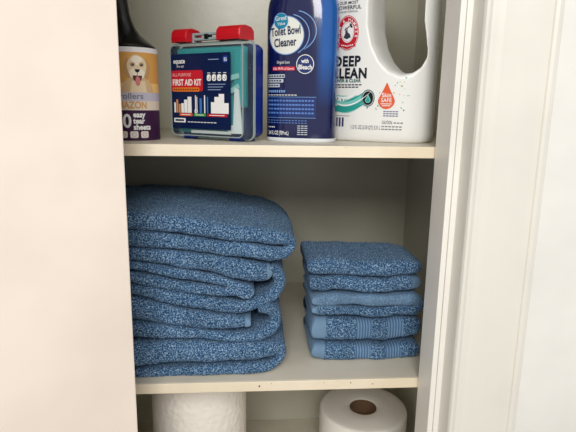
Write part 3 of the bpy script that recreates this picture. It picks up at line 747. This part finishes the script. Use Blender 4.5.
pr.disc(-0.0240, 0.1590, 0.0105, 0.0105, LB, 4); pr.disc(-0.0240, 0.1590, 0.0096, 0.0096, TB, 5)
rt = math.radians(4)
pr.text('Great', -0.0325, 0.1595, 0.0082, WHITE, 6, width=0.0165, rot=rt); pr.text('Value', -0.0290, 0.1535, 0.0058, WHITE, 6, width=0.011, rot=rt)
pr.text('Toilet Bowl', -0.0385, 0.1400, 0.0150, NAVY, 5, width=0.0425, bold=0.00042, rot=rt)
pr.text('Cleaner', -0.0335, 0.1258, 0.0150, NAVY, 5, width=0.032, bold=0.00042, rot=rt)
pr.ring(0.0105, 0.1035, 0.0120, 0.0125, 0.0009, WHITE, 3); pr.disc(0.0105, 0.1035, 0.0108, 0.0113, MB, 2)
pr.text('with', 0.0055, 0.1052, 0.0075, WHITE, 4, width=0.010, bold=0.0002); pr.text('Bleach', 0.0012, 0.0970, 0.0085, WHITE, 4, width=0.0185, bold=0.0002)
pr.text('Original Scent', -0.0295, 0.1045, 0.0052, WHITE, 2, width=0.0185)
RD = ink('sleeve_red', (206, 36, 62)); pr.rect(-0.0360, 0.0955, -0.0035, 0.1005, RD, 1); pr.text('Kills 99.9% of Germs', -0.0350, 0.0964, 0.0045, WHITE, 2, width=0.030)
for k, wv in enumerate((0.026, 0.024, 0.0185)):
    pr.rect(-0.0435, 0.0860 - k * 0.0062, -0.0435 + wv, 0.0905 - k * 0.0062, ink('pale_box', (196, 204, 210)), 1)
    for j in range(int(wv / 0.0042)): pr.rect(-0.0425 + j * 0.0042, 0.0872 - k * 0.0062, -0.0394 + j * 0.0042, 0.0892 - k * 0.0062, NAVY, 2)
for j in range(8): pr.rect(-0.0430 + j * 0.0034, 0.0665, -0.0407 + j * 0.0034, 0.0697, LB, 2)
for j in range(10): pr.rect(-0.0430 + j * 0.0044, 0.0627, -0.0398 + j * 0.0044, 0.0637, WHITE, 2)
TX = ink('sleeve_small_text', (92, 128, 196), 0.2)
for k in range(4):
    for j in range(15):
        x0 = -0.0425 + j * 0.0045; pr.rect(x0, 0.0545 - k * 0.0055, x0 + 0.0028 + 0.0012 * random.random(), 0.0568 - k * 0.0055, TX, 3)
for k in range(2):
    for j in range(13):
        x0 = -0.0425 + j * 0.0045; pr.rect(x0, 0.0285 - k * 0.0032, x0 + 0.003, 0.0296 - k * 0.0032, TX, 3)
for k in range(5):
    for j in range(3): pr.rect(0.0015 + j * 0.005, 0.0215 - k * 0.0029, 0.0055 + j * 0.005, 0.0226 - k * 0.0029, ink('pale_box', (196, 204, 210)), 3)
pr.text('24 FL OZ (709 mL)', -0.0420, 0.0095, 0.0075, WHITE, 3, width=0.031, bold=0.0001)
for j in range(4): pr.rect(-0.0420 + j * 0.0028, 0.0190, -0.0402 + j * 0.0028, 0.0205, WHITE, 3)
pr.build('printed_sleeve', tb, super_front(ta, tbb, tn), off=0.00006, base=0.0002)

# ------------------------------------------------------------------ laundry detergent jug
AJ = math.radians(-30)
jug = thing('detergent_jug', 'large white laundry detergent jug with built-in handle, rightmost on top shelf', 'jug', (0.188, 0.122, Z1), AJ)
M_jug = mat('white_jug_plastic', (234, 234, 230), 0.3, 0.5, sss=0.08)
ja, jb, jn = 0.085, 0.045, 2.8
bm = bmesh.new()
prof = [(0.0, 0.93, 0.90), (0.002, 0.965, 0.95), (0.007, 0.995, 0.99), (0.012, 1.0, 1.0), (0.20, 1.0, 1.0), (0.235, 0.98, 0.97), (0.255, 0.90, 0.90), (0.270, 0.76, 0.80), (0.280, 0.58, 0.70), (0.286, 0.44, 0.62)]
loft(bm, [supers(ja * k, jb * q, jn, z, cx=-0.02 * max(0, (z - 0.235)) / 0.05) for z, k, q in prof])
body = from_bm('jug_body', bm, M_jug, jug, smooth=True)
# opening through the jug that leaves the handle at its right
bm = bmesh.new()
hole = [(-0.0015, 0.215), (-0.003, 0.185), (-0.002, 0.160), (0.004, 0.136), (0.014, 0.117), (0.027, 0.104), (0.042, 0.0975), (0.056, 0.099), (0.067, 0.106), (0.0735, 0.118), (0.0745, 0.131), (0.0705, 0.146), (0.0675, 0.163), (0.067, 0.185), (0.067, 0.205), (0.062, 0.222), (0.050, 0.234), (0.030, 0.240), (0.010, 0.235)]
# wider on the outside faces so the walls of the opening slope in softly
rings = []
hole = [(min(x + 0.0025, 0.0752), z - 0.0025) for x, z in hole]
cxh, czh = 0.037, 0.163
for y, k in ((-0.08, 1.18), (-0.046, 1.13), (-0.034, 1.03), (-0.020, 1.0), (0.020, 1.0), (0.034, 1.03), (0.046, 1.13), (0.08, 1.18)):
    r_ = []
    for x, z in hole:
        kk = k if x < 0.06 else 1 + (k - 1) * 0.25
        r_.append((min(cxh + (x - cxh) * kk, 0.076), y, czh + (z - czh) * (1 + (k - 1) * 0.7)))
    rings.append(r_)
loft(bm, rings)
cut = from_bm('cutter', bm, M_jug, jug)
bo = body.modifiers.new('opening', 'BOOLEAN'); bo.operation = 'DIFFERENCE'; bo.object = cut; bo.solver = 'EXACT'
rm = body.modifiers.new('remesh', 'REMESH'); rm.mode = 'VOXEL'; rm.voxel_size = 0.0016; rm.use_smooth_shade = True
sm = body.modifiers.new('soften', 'SMOOTH'); sm.factor = 0.5; sm.iterations = 14
bpy.context.view_layer.update()
dg = bpy.context.evaluated_depsgraph_get()
me = bpy.data.meshes.new_from_object(body.evaluated_get(dg))
body.modifiers.clear(); body.data = me
me.polygons.foreach_set('use_smooth', [True] * len(me.polygons))
if not me.materials: me.materials.append(M_jug)
bpy.data.objects.remove(cut)
bm = bmesh.new()
lathe(bm, [(0.026, 0.284), (0.0275, 0.285), (0.0275, 0.312), (0.0262, 0.315), (0.0, 0.3152)], 48, cx=-0.02)
from_bm('cap', bm, ink('cap_orange', (214, 96, 40), 0.35), jug, smooth=False)
pr = Print(0.0025)
JB = ink('jug_navy', (20, 22, 40)); JR = ink('logo_red', (196, 30, 48))
def arc_text(s, cx, cz, r, a0, a1, size, m, lay, flip=False):
    n = len(s)
    for i, ch in enumerate(s):
        if ch == ' ': continue
        a = math.radians(a0 + (a1 - a0) * (i + 0.5) / n)
        rot = a - PI / 2 if not flip else a + PI / 2
        pr.text(ch, cx + r * math.cos(a) * 0.70, cz + r * math.sin(a), size, m, lay, rot=rot, align='CENTER', bold=0.0001)
pr.text('OUR MOST', -0.0375, 0.1905, 0.0056, JB, 1, align='CENTER', bold=0.00005); pr.text('POWERFUL', -0.0375, 0.1838, 0.0068, JB, 1, align='CENTER', bold=0.00015, sp=1.1)
pr.text('LIQUID FORMULA', -0.0375, 0.1795, 0.0034, JB, 1, align='CENTER')
LX, LZ = -0.0375, 0.1525
pr.disc(LX, LZ, 0.0165, 0.0232, JR, 1, 48); pr.ring(LX, LZ, 0.0156, 0.0222, 0.0005, WHITE, 2); pr.disc(LX, LZ + 0.001, 0.0098, 0.0140, WHITE, 3)
pr.ring(LX, LZ + 0.001, 0.0088, 0.0128, 0.0004, JR, 3.5)
arc_text('ARM & HAMMER', LX, LZ, 0.0160, 205, -25, 0.0052, WHITE, 4)
pr.rect(LX - 0.0125, LZ - 0.0185, LX + 0.0125, LZ - 0.0150, JR, 4)
for k in range(7): pr.rect(LX - 0.009 + k * 0.0027, LZ - 0.0183 + 0.0005 * abs(k - 3), LX - 0.0072 + k * 0.0027, LZ - 0.0168 + 0.0005 * abs(k - 3), WHITE, 5)
# bent arm holding a hammer
ARMC = ink('arm_grey', (60, 62, 70))
pr.poly([(LX - 0.006, LZ - 0.006), (LX - 0.001, LZ - 0.0085), (LX + 0.005, LZ - 0.006), (LX + 0.0035, LZ - 0.0015), (LX + 0.0005, LZ + 0.0005), (LX - 0.0005, LZ + 0.004), (LX - 0.0035, LZ + 0.004), (LX - 0.0035, LZ - 0.001)], ARMC, 5)
pr.poly([(LX - 0.0045, LZ + 0.0035), (LX + 0.0002, LZ + 0.0035), (LX + 0.0006, LZ + 0.0068), (LX - 0.0035, LZ + 0.0072)], ink('hand_tone', (176, 160, 150)), 6)
pr.poly([(LX - 0.005, LZ + 0.0045), (LX + 0.0045, LZ + 0.0105), (LX + 0.0050, LZ + 0.0095), (LX - 0.0045, LZ + 0.0035)], JB, 7)
pr.poly([(LX + 0.0025, LZ + 0.0115), (LX + 0.0055, LZ + 0.0125), (LX + 0.0072, LZ + 0.0070), (LX + 0.0048, LZ + 0.0064)], JB, 7)
pr.text('DEEP', -0.0570, 0.1080, 0.0190, JB, 1, width=0.0400, bold=0.0008, sp=1.1); pr.text('CLEAN', -0.0610, 0.0915, 0.0190, JB, 1, width=0.0540, bold=0.0008, sp=1.1)
pr.text('POWER & CLEAR', -0.0600, 0.0858, 0.0060, ink('deep_teal', (20, 96, 92)), 1, width=0.045, bold=0.0002)
for k in range(2):
    for j in range(8 - 2 * k): pr.rect(-0.055 + 0.006 * k + j * 0.0053, 0.0815 - k * 0.0032, -0.0508 + 0.006 * k + j * 0.0053, 0.0830 - k * 0.0032, JB, 1)
# teal swoosh: three flowing bands
def wave(z0, th, x0, x1, m, lay, dip, ph):
    n = 16
    up, dn = [], []
    for i in range(n + 1):
        t = i / n; x = x0 + (x1 - x0) * t
        zc = z0 - dip * math.sin(PI * (t * 0.9 + ph)) + 0.004 * t
        hh = th * math.sin(PI * (0.12 + 0.86 * t)) + 0.0002
        up.append((x, zc + hh / 2)); dn.append((x, zc - hh / 2))
    for i in range(n): pr.poly([dn[i], dn[i + 1], up[i + 1], up[i]], m, lay)
wave(0.0690, 0.0240, -0.071, 0.004, TEAL2, 1, 0.016, 0.05)
wave(0.0650, 0.0070, -0.071, -0.002, TEAL, 2, 0.018, 0.05); wave(0.0785, 0.0060, -0.071, -0.010, WHITE, 3, 0.018, 0.05); wave(0.0585, 0.0045, -0.071, 0.000, TEAL, 3, 0.014, 0.08); wave(0.0715, 0.0022, -0.071, 0.000, WHITE, 4, 0.020, 0.05); wave(0.0765, 0.0035, -0.071, -0.004, TEAL, 3, 0.018, 0.02)
for k in range(46):
    a = random.random(); x = -0.012 + 0.062 * a + 0.006 * random.random(); z = 0.048 + 0.042 * random.random() * (0.5 + a * 0.6); r_ = 0.0005 + 0.0007 * random.random()
    pr.disc(x, z, r_, r_, random.choice([TEAL, TEAL2, TEAL2, ink('speck_amber', (214, 190, 130))]), 1, 8)
pr.ring(-0.0035, 0.0640, 0.0098, 0.0118, 0.0014, GREY, 2, k=18); pr.disc(-0.0035, 0.0640, 0.0076, 0.0094, BLACK, 3)
def drop(cx, cz, w_, h_, m, lay):
    pts = []
    for i in range(28):
        t = 2 * PI * i / 28; c_, s_ = math.cos(t), math.sin(t)
        up = max(0, s_); pts.append((cx + w_ * c_ * (1 - up ** 1.3 * 0.75) if s_ < 0.99 else cx, cz + (h_ * (up ** 1.5 * 1.0 + up * 0.5) if s_ > 0 else w_ * s_)))
    pr.poly(pts, m, lay)
drop(-0.0035, 0.0615, 0.0040, 0.0052, TEAL2, 4); drop(-0.0035, 0.0612, 0.0028, 0.0036, TEAL, 5)
drop(0.0228, 0.0612, 0.0125, 0.0170, WHITE, 2); drop(0.0228, 0.0612, 0.0118, 0.0160, ORANGE, 3)
pr.text('Skin', 0.0228, 0.0655, 0.0082, WHITE, 5, align='CENTER', bold=0.0001); pr.text('SAFE', 0.0228, 0.0590, 0.0072, WHITE, 5, align='CENTER', bold=0.0001)
for k in range(2): pr.rect(0.0150 + 0.002 * k, 0.0560 - k * 0.0025, 0.0306 - 0.002 * k, 0.0570 - k * 0.0025, WHITE, 5)
for k in range(3):
    for j in range(5): pr.rect(0.0195 + j * 0.0042, 0.0455 - k * 0.0030, 0.0228 + j * 0.0042, 0.0468 - k * 0.0030, ink('jug_violet', (92, 90, 140)), 1)
pr.text('112 FL OZ (3.50 QT) 3.31 L', -0.0280, 0.0210, 0.0075, GREY, 1, width=0.0435, bold=0.0001)
pr.text('CAUTION:', 0.0180, 0.0290, 0.0066, JB, 1, width=0.0145); 
for j in range(3): pr.rect(0.0345 + j * 0.0045, 0.0300, 0.0378 + j * 0.0045, 0.0315, GREY, 1)
for k in range(2):
    for j in range(6): pr.rect(0.0180 + j * 0.0048, 0.0248 - k * 0.0038, 0.0216 + j * 0.0048, 0.0262 - k * 0.0038, GREY, 1)
for j in range(4): pr.rect(-0.0560 + j * 0.0048, 0.0235, -0.0530 + j * 0.0048, 0.0365, ink('jug_violet_dark', (62, 62, 108)), 1)
pr.rect(-0.0560, 0.0385, -0.030, 0.0392, GREY, 1)
jf = super_front(ja, jb, jn)
pr.build('printed_label', jug, lambda u, v: jf(u + 0.005, v - 0.003), off=0.00006, base=0.0005)
